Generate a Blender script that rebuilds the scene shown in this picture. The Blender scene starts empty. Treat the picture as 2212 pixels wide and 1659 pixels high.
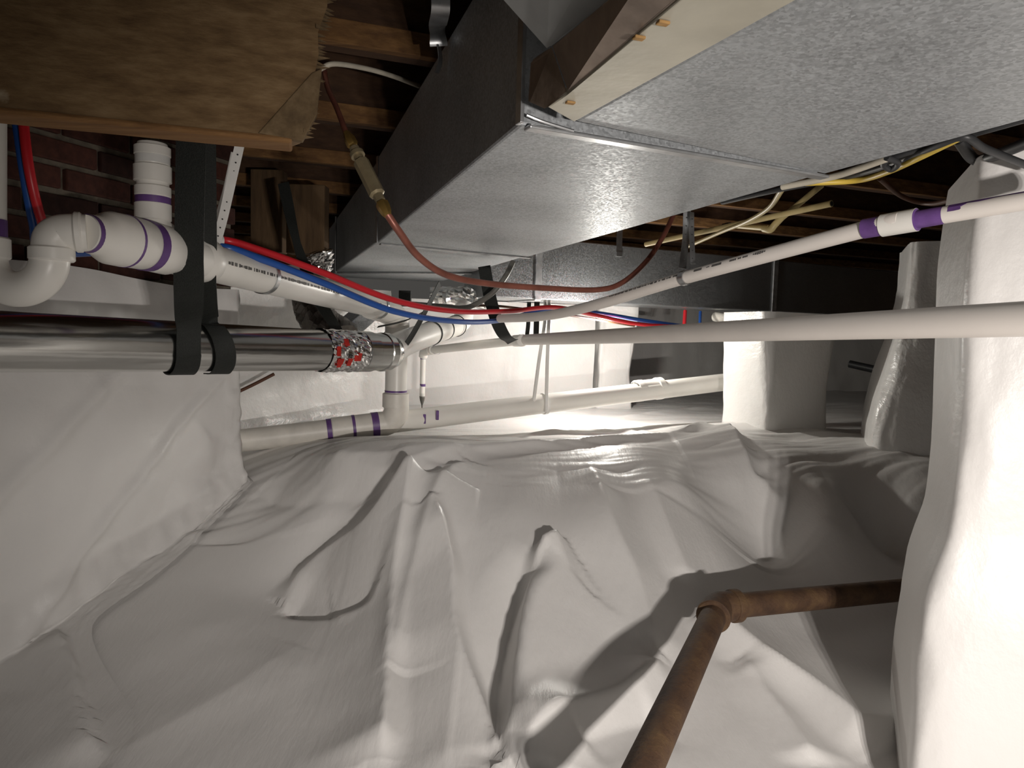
import bpy, bmesh, math, random
import numpy as np
from mathutils import Vector as V, Matrix, noise

# ------------------------------------------------------------------ camera
SC = bpy.context.scene
COL = SC.collection
F = 1500.0                       # focal length in pixels of the 2212 x 1659 frame
PITCH, ROLL = math.radians(-4.27), math.radians(-1.6)
cam_data = bpy.data.cameras.new('camera')
cam_data.sensor_width = 36.0
cam_data.lens = 36.0 * F / 2212.0
cam_data.clip_start = 0.02
cam = bpy.data.objects.new('camera', cam_data)
COL.objects.link(cam)
FWD = V((0, math.cos(PITCH), math.sin(PITCH)))
RIGHT0 = V((1, 0, 0)); UP0 = RIGHT0.cross(FWD)
# a camera turned counter-clockwise: the horizon falls to the right
RIGHT, UP = (RIGHT0 * math.cos(-ROLL) + UP0 * math.sin(-ROLL)), (UP0 * math.cos(-ROLL) - RIGHT0 * math.sin(-ROLL))
m = Matrix((RIGHT, UP, -FWD)).transposed().to_4x4()
cam.matrix_world = m
SC.camera = cam

# ------------------------------------------------------------------ light
world = bpy.data.worlds.new('world'); SC.world = world
world.use_nodes = True
world.node_tree.nodes['Background'].inputs[0].default_value = (1.0, 0.95, 0.88, 1)
world.node_tree.nodes['Background'].inputs[1].default_value = 0.05

def lamp(name, loc, power, color, size=0.03, aim=None):
    d = bpy.data.lights.new(name, 'SPOT' if aim else 'POINT'); d.energy = power; d.color = color; d.shadow_soft_size = size
    o = bpy.data.objects.new(name, d); o.location = loc; COL.objects.link(o)
    if aim:
        d.spot_size = math.radians(100); d.spot_blend = 1.0
        o.rotation_euler = (V(aim) - V(loc)).to_track_quat('-Z', 'Y').to_euler()
    return o
# hand lamp held to the right of the camera (three diodes) and a work lamp hung between the ducts at the back
for i, dx in enumerate((-0.05, 0.0, 0.05)):
    lamp('hand_lamp', (0.58 + dx, -0.45, -0.22), 38.0, (1.0, 0.93, 0.87), 0.012, (0.42, 1.9, -0.68))
lamp('work_lamp', (0.46, 3.53, 0.04), 20.0, (1.0, 0.96, 0.88), 0.03)

vs = SC.view_settings
vs.view_transform = 'Standard'; vs.look = 'None'; vs.gamma = 1.0; vs.use_curve_mapping = False
vs.exposure = 0.27

# ------------------------------------------------------------------ pixel -> place
def ray(px, py):
    return FWD + RIGHT * ((px - 1106) / F) + UP * ((829.5 - py) / F)
def P(px, py, d):
    return ray(px, py) * d
def Pz(px, py, z):
    r = ray(px, py); return r * (z / r.z)
def px2m(n, d):
    return n * d / F
def proj(p):
    d = p.dot(FWD); return (1106 + F * p.dot(RIGHT) / d, 829.5 - F * p.dot(UP) / d, d)

# ------------------------------------------------------------------ materials
MAT = {}
def newmat(name):
    mt = bpy.data.materials.new(name); mt.use_nodes = True; MAT[name] = mt
    nt = mt.node_tree; return mt, nt, nt.nodes['Principled BSDF']
def N(nt, kind, **kw):
    n = nt.nodes.new(kind)
    for k, v in kw.items(): setattr(n, k, v)
    return n
def coord(nt, scale=(1, 1, 1), kind='Object'):
    tc = N(nt, 'ShaderNodeTexCoord'); mp = N(nt, 'ShaderNodeMapping')
    mp.inputs['Scale'].default_value = scale
    nt.links.new(tc.outputs[kind], mp.inputs['Vector']); return mp.outputs['Vector']
def noise_node(nt, vec, scale, detail=4, rough=0.55):
    n = N(nt, 'ShaderNodeTexNoise'); n.inputs['Scale'].default_value = scale
    n.inputs['Detail'].default_value = detail; n.inputs['Roughness'].default_value = rough
    nt.links.new(vec, n.inputs['Vector']); return n
def ramp(nt, src, stops):
    r = N(nt, 'ShaderNodeValToRGB'); e = r.color_ramp.elements
    while len(e) < len(stops): e.new(0.5)
    for el, (p, c) in zip(e, stops):
        el.position = p; el.color = (*c, 1) if len(c) == 3 else c
    nt.links.new(src, r.inputs['Fac']); return r.outputs['Color']
def bump(nt, b, src, strength, dist=0.01):
    bp = N(nt, 'ShaderNodeBump'); bp.inputs['Strength'].default_value = strength; bp.inputs['Distance'].default_value = dist
    nt.links.new(src, bp.inputs['Height']); nt.links.new(bp.outputs['Normal'], b.inputs['Normal']); return bp
def simple(name, col, rough=0.5, metal=0.0, var=0.12, nscale=8, bmp=0.0, bscale=60, spec=0.5, stretch=(1, 1, 1)):
    mt, nt, b = newmat(name)
    v = coord(nt, stretch)
    n = noise_node(nt, v, nscale, 5)
    lo = tuple(c * (1 - var) for c in col); hi = tuple(min(1, c * (1 + var)) for c in col)
    nt.links.new(ramp(nt, n.outputs['Fac'], [(0.3, lo), (0.7, hi)]), b.inputs['Base Color'])
    b.inputs['Roughness'].default_value = rough; b.inputs['Metallic'].default_value = metal
    b.inputs['Specular IOR Level'].default_value = spec
    if bmp:
        n2 = noise_node(nt, v, bscale, 3); bump(nt, b, n2.outputs['Fac'], bmp, 0.004)
    return mt

def liner(name, col, rough, bmp):
    mt, nt, b = newmat(name)
    v = coord(nt)
    n = noise_node(nt, v, 3.0, 4)
    nt.links.new(ramp(nt, n.outputs['Fac'], [(0.25, tuple(c * 0.95 for c in col)), (0.75, col)]), b.inputs['Base Color'])
    b.inputs['Roughness'].default_value = rough
    b.inputs['Specular IOR Level'].default_value = 0.45
    b.inputs['Subsurface Weight'].default_value = 0.0
    n2 = noise_node(nt, coord(nt, (1.0, 1.0, 1.0)), 9.0, 5, 0.6)
    n3 = noise_node(nt, coord(nt, (14, 3, 9)), 3.0, 4, 0.6)
    mx = N(nt, 'ShaderNodeMath', operation='ADD')
    nt.links.new(n2.outputs['Fac'], mx.inputs[0]); nt.links.new(n3.outputs['Fac'], mx.inputs[1])
    bump(nt, b, mx.outputs[0], bmp, 0.02)
    return mt
liner('liner', (0.80, 0.785, 0.765), 0.42, 0.10)
liner('liner_gloss', (0.80, 0.79, 0.77), 0.30, 0.22)

def galv(name, col, rough, metal, spangle=0.27):
    mt, nt, b = newmat(name)
    v = coord(nt)
    vo = N(nt, 'ShaderNodeTexVoronoi'); vo.inputs['Scale'].default_value = 260.0
    nt.links.new(v, vo.inputs['Vector'])
    sep = N(nt, 'ShaderNodeSeparateColor'); nt.links.new(vo.outputs['Color'], sep.inputs[0])
    big = noise_node(nt, v, 3.2, 4)
    mul = N(nt, 'ShaderNodeMath', operation='MULTIPLY_ADD'); nt.links.new(sep.outputs[0], mul.inputs[0]); mul.inputs[1].default_value = .5; nt.links.new(big.outputs['Fac'], mul.inputs[2])
    nt.links.new(ramp(nt, mul.outputs[0], [(0.35, tuple(c * (1 - spangle) for c in col)), (1.0, tuple(min(1, c * (1 + spangle)) for c in col))]), b.inputs['Base Color'])
    rr = N(nt, 'ShaderNodeMapRange'); rr.inputs['To Min'].default_value = rough - 0.1; rr.inputs['To Max'].default_value = rough + 0.12
    nt.links.new(sep.outputs[1], rr.inputs['Value']); nt.links.new(rr.outputs['Result'], b.inputs['Roughness'])
    b.inputs['Metallic'].default_value = metal
    n2 = noise_node(nt, v, 5.0, 3); bump(nt, b, n2.outputs['Fac'], 0.12, 0.02)
    return mt
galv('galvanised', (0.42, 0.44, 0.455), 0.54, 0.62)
galv('galvanised_shaded', (0.34, 0.35, 0.36), 0.40, 0.9, 0.12)  # same steel, with the cross duct's shade put into a darker colour
simple('cleat', (0.55, 0.56, 0.57), 0.38, 0.85, 0.2, 30)
simple('strap_metal', (0.50, 0.51, 0.52), 0.32, 1.0, 0.15, 40)
simple('stained_steel', (0.34, 0.27, 0.22), 0.34, 0.30, 0.35, 14, 0.35, 30)
simple('mastic', (0.52, 0.49, 0.40), 0.55, 0.0, 0.14, 9, 0.3, 26)
simple('rust_stain', (0.38, 0.22, 0.08), 0.8, 0.0, 0.4, 40)
simple('foil', (0.80, 0.80, 0.79), 0.16, 1.0, 0.06, 20, 0.5, 28)
simple('foil_face', (0.60, 0.62, 0.62), 0.5, 0.1, 0.15, 8, 0.4, 14)
simple('black_foil', (0.16, 0.145, 0.13), 0.30, 0.6, 0.4, 20, 0.4, 24)
simple('silver_duct', (0.60, 0.60, 0.58), 0.20, 1.0, 0.10, 5, 0.18, 5, stretch=(1, 1, 7))
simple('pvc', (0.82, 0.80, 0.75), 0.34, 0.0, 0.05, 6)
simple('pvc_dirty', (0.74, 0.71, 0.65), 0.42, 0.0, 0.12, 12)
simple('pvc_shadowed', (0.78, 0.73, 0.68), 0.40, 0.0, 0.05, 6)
simple('cpvc', (0.62, 0.50, 0.24), 0.42, 0.0, 0.10, 14)
simple('primer', (0.13, 0.06, 0.22), 0.45, 0.0, 0.25, 30)
simple('print', (0.10, 0.095, 0.09), 0.6, 0.0, 0.3, 200)
simple('red_tube', (0.60, 0.02, 0.03), 0.35, 0.0, 0.08, 10)
simple('blue_tube', (0.02, 0.09, 0.36), 0.35, 0.0, 0.08, 10)
simple('black_web', (0.018, 0.020, 0.018), 0.62, 0.0, 0.3, 300, 0.5, 400, 0.3)
simple('black_cable', (0.035, 0.036, 0.038), 0.45, 0.0, 0.2, 20)
simple('grey_cable', (0.14, 0.135, 0.12), 0.5, 0.0, 0.2, 20)
simple('brown_cable', (0.10, 0.04, 0.02), 0.5, 0.0, 0.2, 20)
simple('cream_cable', (0.66, 0.61, 0.50), 0.45, 0.0, 0.12, 20)
simple('yellow_cable', (0.70, 0.50, 0.08), 0.42, 0.0, 0.12, 12)
simple('copper', (0.24, 0.085, 0.060), 0.40, 0.35, 0.25, 18)
simple('brass', (0.42, 0.27, 0.08), 0.34, 0.8, 0.25, 30)
simple('valve_body', (0.34, 0.28, 0.17), 0.40, 0.55, 0.2, 30)
simple('white_strap', (0.80, 0.79, 0.76), 0.4, 0.0, 0.06, 20)
simple('hole', (0.02, 0.02, 0.02), 0.8, 0.0, 0.1, 20)
simple('mortar', (0.17, 0.145, 0.11), 0.95, 0.0, 0.3, 30, 0.8, 60)
simple('red_print', (0.55, 0.03, 0.02), 0.3, 0.4, 0.2, 40)
simple('clear_band', (0.72, 0.72, 0.70), 0.12, 0.0, 0.1, 20)

def rusty():
    mt, nt, b = newmat('rusty_iron')
    v = coord(nt)
    n = noise_node(nt, v, 16, 6, 0.65)
    nt.links.new(ramp(nt, n.outputs['Fac'], [(0.25, (0.030, 0.014, 0.008)), (0.5, (0.075, 0.038, 0.018)), (0.75, (0.125, 0.072, 0.030))]), b.inputs['Base Color'])
    b.inputs['Roughness'].default_value = 0.78
    n2 = noise_node(nt, v, 120, 4); bump(nt, b, n2.outputs['Fac'], 0.5, 0.004)
rusty()
def wood(name, dark, mid, light, scale=(2, 30, 30), patches=None):
    mt, nt, b = newmat(name)
    v = coord(nt, scale)
    n = noise_node(nt, v, 1.6, 6, 0.6)
    c = ramp(nt, n.outputs['Fac'], [(0.25, dark), (0.5, mid), (0.75, light)])
    if patches:
        pn = noise_node(nt, coord(nt, (1, 1, 1)), 7.5, 2, 0.45)
        pn2 = noise_node(nt, coord(nt, (1, 1, 1)), 45, 4, 0.6)
        mu = N(nt, 'ShaderNodeMath', operation='MULTIPLY_ADD'); mu.inputs[1].default_value = 0.18
        nt.links.new(pn2.outputs['Fac'], mu.inputs[0]); nt.links.new(pn.outputs['Fac'], mu.inputs[2])
        f = ramp(nt, mu.outputs[0], [(0.77, (0, 0, 0)), (0.83, (1, 1, 1))])
        mx = N(nt, 'ShaderNodeMix', data_type='RGBA')
        nt.links.new(f, mx.inputs['Factor']); nt.links.new(c, mx.inputs[6]); mx.inputs[7].default_value = (*patches, 1)
        c = mx.outputs[2]
    nt.links.new(c, b.inputs['Base Color'])
    b.inputs['Roughness'].default_value = 0.85
    bump(nt, b, n.outputs['Fac'], 0.6, 0.006)
wood('old_beam', (0.11, 0.060, 0.024), (0.205, 0.125, 0.055), (0.30, 0.20, 0.10), (3, 28, 28), (0.42, 0.34, 0.23))
wood('beam_edge', (0.15, 0.072, 0.024), (0.24, 0.12, 0.042), (0.31, 0.17, 0.065), (3, 30, 30))
wood('splinter', (0.085, 0.052, 0.024), (0.15, 0.098, 0.046), (0.24, 0.165, 0.088), (20, 20, 20))  # darkened to carry the shading of the torn facet
wood('joist', (0.08, 0.034, 0.011), (0.16, 0.078, 0.025), (0.25, 0.13, 0.043), (2, 30, 30))  # joist wood in its lit tone, for the added strips
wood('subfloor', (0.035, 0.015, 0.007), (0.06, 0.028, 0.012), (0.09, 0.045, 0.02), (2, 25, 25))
wood('dark_wood', (0.06, 0.035, 0.016), (0.11, 0.065, 0.03), (0.16, 0.10, 0.05), (20, 20, 3))
def brickmat():
    mt, nt, b = newmat('brick')
    v = coord(nt)
    oi = N(nt, 'ShaderNodeObjectInfo')
    n = noise_node(nt, v, 40, 5)
    c1 = ramp(nt, n.outputs['Fac'], [(0.3, (0.040, 0.011, 0.007)), (0.7, (0.085, 0.027, 0.016))])
    hs = N(nt, 'ShaderNodeHueSaturation'); nt.links.new(c1, hs.inputs['Color'])
    mr = N(nt, 'ShaderNodeMapRange'); mr.inputs['To Min'].default_value = 0.6; mr.inputs['To Max'].default_value = 1.25
    nt.links.new(oi.outputs['Random'], mr.inputs['Value']); nt.links.new(mr.outputs['Result'], hs.inputs['Value'])
    nt.links.new(hs.outputs['Color'], b.inputs['Base Color'])
    b.inputs['Roughness'].default_value = 0.92
    bump(nt, b, n.outputs['Fac'], 0.5, 0.004)
brickmat()

# ------------------------------------------------------------------ builders
def link(name, me, mat=None, parent=None, smooth=False):
    o = bpy.data.objects.new(name, me); COL.objects.link(o)
    if mat: me.materials.append(MAT[mat])
    if smooth:
        for p in me.polygons: p.use_smooth = True
    if parent: o.parent = parent
    return o
def from_bm(name, bm, mat=None, parent=None, smooth=False):
    me = bpy.data.meshes.new(name); bmesh.ops.recalc_face_normals(bm, faces=bm.faces); bm.to_mesh(me); bm.free()
    return link(name, me, mat, parent, smooth)
def tag(o, label=None, cat=None, group=None, kind=None):
    if label: o['label'] = label
    if cat: o['category'] = cat
    if group: o['group'] = group
    if kind: o['kind'] = kind
    return o
def thing(name, label, cat, loc=(0, 0, 0), group=None):
    o = bpy.data.objects.new(name, None); COL.objects.link(o); o.location = loc
    o.empty_display_size = 0.05
    return tag(o, label, cat, group)
def attach(o, root):
    """parent o, keeping its mesh in world coordinates"""
    o.parent = root
    r = root; off = V(r.location)
    while r.parent: r = r.parent; off += V(r.location)
    o.location = V(o.location) - off
    return o

def catmull(pts, n=10):
    pts = [V(p) for p in pts]
    if len(pts) < 3:
        return [pts[0].lerp(pts[1], i / n) for i in range(n + 1)]
    out = []
    ext = [pts[0] * 2 - pts[1]] + pts + [pts[-1] * 2 - pts[-2]]
    for i in range(1, len(ext) - 2):
        p0, p1, p2, p3 = ext[i - 1:i + 3]
        for k in range(n):
            t = k / n
            out.append(0.5 * (2 * p1 + (p2 - p0) * t + (2 * p0 - 5 * p1 + 4 * p2 - p3) * t * t + (3 * p1 - p0 - 3 * p2 + p3) * t ** 3))
    out.append(pts[-1]); return out
def frames(path):
    n = len(path); T = []
    for i in range(n):
        a = path[max(0, i - 1)]; b = path[min(n - 1, i + 1)]; T.append((b - a).normalized())
    up = V((0, 0, 1))
    if abs(T[0].dot(up)) > 0.9: up = V((0, 1, 0))
    s = T[0].cross(up).normalized(); out = []
    for i in range(n):
        s = (s - T[i] * s.dot(T[i])).normalized()
        out.append((T[i], s, T[i].cross(s).normalized()))
    return out
def add_tube(bm, path, r, segs=20, caps=True, jitter=None):
    fr = frames(path); rings = []
    for i, p in enumerate(path):
        rad = r[i] if hasattr(r, '__len__') else r
        T, s, u = fr[i]; ring = []
        for k in range(segs):
            a = 2 * math.pi * k / segs
            q = p + (s * math.cos(a) + u * math.sin(a)) * rad
            if jitter: q = q + jitter(q, (q - p).normalized(), i, k)
            ring.append(bm.verts.new(q))
        rings.append(ring)
    for a, b in zip(rings, rings[1:]):
        for k in range(segs):
            bm.faces.new((a[k], a[(k + 1) % segs], b[(k + 1) % segs], b[k]))
    if caps:
        bm.faces.new(list(reversed(rings[0]))); bm.faces.new(rings[-1])
def sharp_smooth(o, ang=40):
    me = o.data
    for p in me.polygons: p.use_smooth = True
    bm = bmesh.new(); bm.from_mesh(me)
    lim = math.radians(ang)
    for e in bm.edges:
        e.smooth = not (len(e.link_faces) == 2 and e.calc_face_angle(0) > lim)
    bm.to_mesh(me); bm.free()
    return o
def tube(name, pts, r, mat, root=None, segs=20, n=10, smoothpath=True, jitter=None):
    path = catmull(pts, n) if smoothpath else [V(p) for p in pts]
    if hasattr(r, '__len__'):
        k = len(path); rr = [float(np.interp(i / (k - 1) * (len(r) - 1), range(len(r)), r)) for i in range(k)]
    else: rr = r
    bm = bmesh.new(); add_tube(bm, path, rr, segs, True, jitter)
    o = from_bm(name, bm, mat); sharp_smooth(o)
    if root: attach(o, root)
    return o
def lathe(name, p0, axis, prof, mat, root=None, segs=32, closed=True):
    """profile of (distance along axis, radius)"""
    axis = V(axis).normalized(); p0 = V(p0)
    bm = bmesh.new()
    up = V((0, 0, 1)) if abs(axis.z) < 0.9 else V((0, 1, 0))
    s = axis.cross(up).normalized(); u = axis.cross(s)
    rings = []
    for d, r in prof:
        rings.append([bm.verts.new(p0 + axis * d + (s * math.cos(2 * math.pi * k / segs) + u * math.sin(2 * math.pi * k / segs)) * r) for k in range(segs)])
    for a, b in zip(rings, rings[1:]):
        for k in range(segs): bm.faces.new((a[k], a[(k + 1) % segs], b[(k + 1) % segs], b[k]))
    if closed:
        bm.faces.new(list(reversed(rings[0]))); bm.faces.new(rings[-1])
    o = from_bm(name, bm, mat); sharp_smooth(o, 35)
    if root: attach(o, root)
    return o
def collar(name, c, axis, r, length, mat, root, ch=0.003):
    """a hub or coupling: ring with softened ends, centred on c"""
    h = length / 2
    return lathe(name, c, axis, [(-h, r - ch), (-h + ch, r), (h - ch, r), (h, r - ch)], mat, root)
def band(c, axis, r, length, root, mat='primer', name='primer_band'):
    return lathe(name, c, axis, [(-length / 2, r * 1.004), (-length / 2, r * 1.02), (length / 2, r * 1.02), (length / 2, r * 1.004)], mat, root, closed=False)
def ribbon(name, pts, sides, w, mat, root=None, th=0.0016, n=8):
    """flat strap swept along pts; sides = width direction at each point"""
    path = catmull(pts, n); k = len(path)
    S = []
    for i in range(k):
        f = i / (k - 1) * (len(sides) - 1); a = int(min(f, len(sides) - 2)) if len(sides) > 1 else 0
        S.append(V(sides[a]).lerp(V(sides[min(a + 1, len(sides) - 1)]), f - a).normalized())
    bm = bmesh.new(); rings = []
    for i, p in enumerate(path):
        t = (path[min(k - 1, i + 1)] - path[max(0, i - 1)]).normalized()
        s = (S[i] - t * S[i].dot(t)).normalized(); nn = t.cross(s)
        ww = w[0] + (w[1] - w[0]) * i / (k - 1) if hasattr(w, '__len__') else w
        rings.append([bm.verts.new(p + s * (a * ww / 2) + nn * (b * th / 2)) for a, b in ((-1, -1), (1, -1), (1, 1), (-1, 1))])
    for a, b in zip(rings, rings[1:]):
        for q in range(4): bm.faces.new((a[q], a[(q + 1) % 4], b[(q + 1) % 4], b[q]))
    bm.faces.new(list(reversed(rings[0]))); bm.faces.new(rings[-1])
    o = from_bm(name, bm, mat); sharp_smooth(o, 50)
    if root: attach(o, root)
    return o
def add_box(bm, c, hx, hy, hz, ax=None, bev=0.0):
    """box with centre c, half sizes along the three unit axes ax"""
    c = V(c); ax = ax or (V((1, 0, 0)), V((0, 1, 0)), V((0, 0, 1)))
    vs_ = [bm.verts.new(c + ax[0] * hx * i + ax[1] * hy * j + ax[2] * hz * k) for i in (-1, 1) for j in (-1, 1) for k in (-1, 1)]
    fs = [bm.faces.new([vs_[q] for q in f]) for f in ((0, 1, 3, 2), (4, 6, 7, 5), (0, 4, 5, 1), (2, 3, 7, 6), (0, 2, 6, 4), (1, 5, 7, 3))]
    if bev:
        es = list({e for f in fs for e in f.edges})
        bmesh.ops.bevel(bm, geom=es, offset=bev, segments=2, affect='EDGES', profile=0.5)
def box(name, c, hx, hy, hz, mat, root=None, ax=None, bev=0.0):
    bm = bmesh.new(); add_box(bm, c, hx, hy, hz, ax, bev)
    o = from_bm(name, bm, mat)
    if root: attach(o, root)
    return o
def prism(name, poly, vec, mat, root=None, bev=0.0):
    """polygon extruded by vec"""
    bm = bmesh.new(); vec = V(vec)
    a = [bm.verts.new(V(p)) for p in poly]; b = [bm.verts.new(V(p) + vec) for p in poly]
    bm.faces.new(a); bm.faces.new(list(reversed(b)))
    n = len(poly)
    for k in range(n): bm.faces.new((a[k], b[k], b[(k + 1) % n], a[(k + 1) % n]))
    if bev: bmesh.ops.bevel(bm, geom=list(bm.edges), offset=bev, segments=2, affect='EDGES', profile=0.5)
    o = from_bm(name, bm, mat)
    if root: attach(o, root)
    return o
def bar(name, a, b, w, h, mat, root=None, up=(0, 0, 1), bev=0.0):
    """box beam from a to b"""
    a, b = V(a), V(b); t = (b - a).normalized(); up = V(up); s = t.cross(up).normalized(); u = s.cross(t)
    return box(name, (a + b) / 2, (b - a).length / 2, w / 2, h / 2, mat, root, (t, s, u), bev)
def fbm(p, s, oct=3):
    return noise.fractal(V(p) * s, 1.0, 2.0, oct)

TH = math.radians(20)
U = V((math.cos(TH), math.sin(TH), 0))      # along joists and cross duct
W = V((-math.sin(TH), math.cos(TH), 0))     # along the main duct
Z = V((0, 0, 1))

# ================================================================== SETTING
# ------------------------------------------------------------------ ground liner
ctrl = []
def cd(px, py, d): ctrl.append(tuple(P(px, py, d)))
def cz(px, py, z): ctrl.append(tuple(Pz(px, py, z)))
for a in ((1000, 985, -.43), (1170, 972, -.425), (1350, 960, -.42), (1560, 925, -.405), (1700, 950, -.43), (1860, 942, -.44), (850, 1012, -.455), (700, 1000, -.475), (560, 1010, -.53), (2050, 960, -.44)): cz(*a)
for a in ((500, 1085, 2.44), (540, 1130, 2.32), (330, 1220, 2.15), (110, 1370, 1.86), (0, 1480, 1.68), (1490, 1310, 1.90), (1190, 1600, 1.39),
          (1660, 1200, 2.42), (1900, 1200, 2.45), (1300, 1130, 2.06), (1000, 1180, 1.98), (800, 1150, 2.12)): cd(*a)
for a in ((700, 1200, -.72), (700, 1500, -.85), (300, 1500, -.87), (1000, 1500, -.80), (1800, 1500, -.87), (1500, 1600, -.85), (450, 1350, -.82)): cz(*a)
for a in ((-1.2, .4, -.92), (0, .4, -.9), (1.2, .4, -.92), (-2.4, .4, -.92), (2.4, .4, -.92), (3.4, 1.2, -.9), (2.4, 1.6, -.88), (3.6, 2.4, -.7), (2.6, 2.6, -.6), (-2.2, 1.6, -.85), (-2.5, 2.6, -.62),
          (-2.2, 3.4, -.47), (-1.0, 2.95, -.465), (-.5, 2.9, -.455), (0, 2.9, -.45), (.5, 3.0, -.45), (-1.0, 3.6, -.46), (0, 3.6, -.455), (1, 3.6, -.455), (2, 3.6, -.46), (3, 3.6, -.46),
          (-2.5, 4.6, -.46), (-1, 4.6, -.46), (.5, 4.6, -.46), (2, 4.6, -.46), (3.6, 4.6, -.46), (-2.5, 7, -.46), (0, 7, -.46), (2, 7, -.46), (4, 7, -.46)): ctrl.append(a)
for a in ((1000, 1046, -.487), (1150, 1040, -.48), (1300, 1025, -.47), (900, 1052, -.495), (1450, 1035, -.475), (700, 1070, -.55), (1600, 1060, -.55), (1800, 1050, -.52), (1900, 1030, -.50), (1960, 1110, -.60), (1780, 1120, -.60), (1850, 1120, -.61), (1620, 915, -.408), (1680, 922, -.41)): cz(*a)
C = np.array(ctrl)
def tps(r2): return r2 * np.log(r2 + 1e-9)
nC = len(C); lam = 0.0008
K = tps(((C[:, None, :2] - C[None, :, :2]) ** 2).sum(-1)) + lam * np.eye(nC)
Pm = np.hstack([np.ones((nC, 1)), C[:, :2]])
A = np.block([[K, Pm], [Pm.T, np.zeros((3, 3))]])
wt = np.linalg.solve(A, np.concatenate([C[:, 2], np.zeros(3)]))
def base_h(x, y):
    x = np.asarray(x, float); y = np.asarray(y, float); s = x.shape
    q = np.stack([x.ravel(), y.ravel()], 1); out = np.empty(len(q))
    for i in range(0, len(q), 40000):
        b = q[i:i + 40000]
        out[i:i + 40000] = tps(((b[:, None] - C[None, :, :2]) ** 2).sum(-1)) @ wt[:nC] + wt[nC] + b @ wt[nC + 1:]
    return np.clip(out, -1.0, -.36).reshape(s)
def on_ground(px, py):
    r = ray(px, py); prev = 0.9
    ds = np.arange(0.9, 5.0, 0.01)
    h = base_h(ds * r.x, ds * r.y); zz = ds * r.z
    k = np.argmax(zz < h)
    return r * (ds[k] if k else 2.0)

seg = lambda a, b, st: np.arange(a, b - 1e-6, st)
xs = np.concatenate([seg(-2.7, -1.4, .05), seg(-1.4, 1.75, .0085), seg(1.75, 4.2, .05), [4.2]])
ys = np.concatenate([seg(-.6, 1.1, .05), seg(1.1, 3.2, .0085), seg(3.2, 5.0, .02), seg(5.0, 7.6, .08), [7.6]])
GX, GY = np.meshgrid(xs, ys)
GZ = base_h(GX, GY)
# folds of the sheet: (pixel polyline on the slope, height, width on its left, width on its right, softness)
FOLDS = [
    ([(640, 992), (760, 1004), (880, 1006), (1000, 982), (1170, 970), (1350, 957), (1480, 945), (1562, 922)], .030, .03, .10, 1.3),
    ([(888, 1020), (880, 1100), (852, 1250), (838, 1400), (832, 1560), (822, 1655)], .050, .10, .030, 1.4),
    ([(1010, 996), (940, 1090), (905, 1200), (872, 1330), (850, 1480)], .034, .035, .10, 1.4),
    ([(935, 1110), (975, 1240), (985, 1390), (1050, 1540), (1084, 1659)], .044, .10, .020, 1.2),
    ([(1226, 1180), (1165, 1215), (1134, 1330), (1112, 1480), (1092, 1655)], .060, .022, .13, 1.2),
    ([(1180, 1215), (1120, 1290), (1085, 1420), (1075, 1560), (1084, 1655)], -.055, .06, .03, 1.2),
    ([(1270, 1005), (1320, 1130), (1380, 1280), (1420, 1440)], .036, .07, .06, 1.2),
    ([(1400, 1040), (1450, 1160), (1490, 1260)], .020, .05, .06, 1.3),
    ([(885, 1025), (860, 1080), (792, 1160), (700, 1232), (604, 1312)], .060, .035, .15, 1.0),
    ([(810, 1298), (720, 1318), (610, 1322)], -.035, .10, .02, 1.0),
    ([(850, 1035), (760, 1065), (650, 1075), (560, 1060)], -.045, .09, .09, 1.4),
    ([(1560, 930), (1610, 1010), (1655, 1070), (1700, 1110)], .050, .16, .035, 1.2),
    ([(1590, 1040), (1740, 1120), (1880, 1170)], -.012, .10, .10, 1.5),
    ([(1520, 1330), (1640, 1440), (1760, 1520), (1900, 1630)], .060, .05, .14, 1.3),
    ([(1600, 1440), (1700, 1570), (1760, 1655)], .030, .05, .06, 1.3),
    ([(1440, 1440), (1330, 1520), (1210, 1570), (1120, 1655)], .045, .06, .05, 1.3),
    ([(1250, 1600), (1340, 1560), (1420, 1540)], -.03, .05, .05, 1.3),
    ([(120, 1370), (155, 1450), (180, 1560), (200, 1655)], .030, .10, .012, 1.1),
    ([(220, 1655), (330, 1600), (480, 1510), (640, 1400)], .012, .12, .12, 1.4),
    ([(700, 1010), (860, 985), (1010, 980)], .014, .04, .04, 1.3),
    ([(1100, 945), (1300, 930), (1480, 940)], .012, .03, .03, 1.3),
    ([(1330, 905), (1450, 890), (1560, 880)], .014, .04, .04, 1.3),
]
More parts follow.
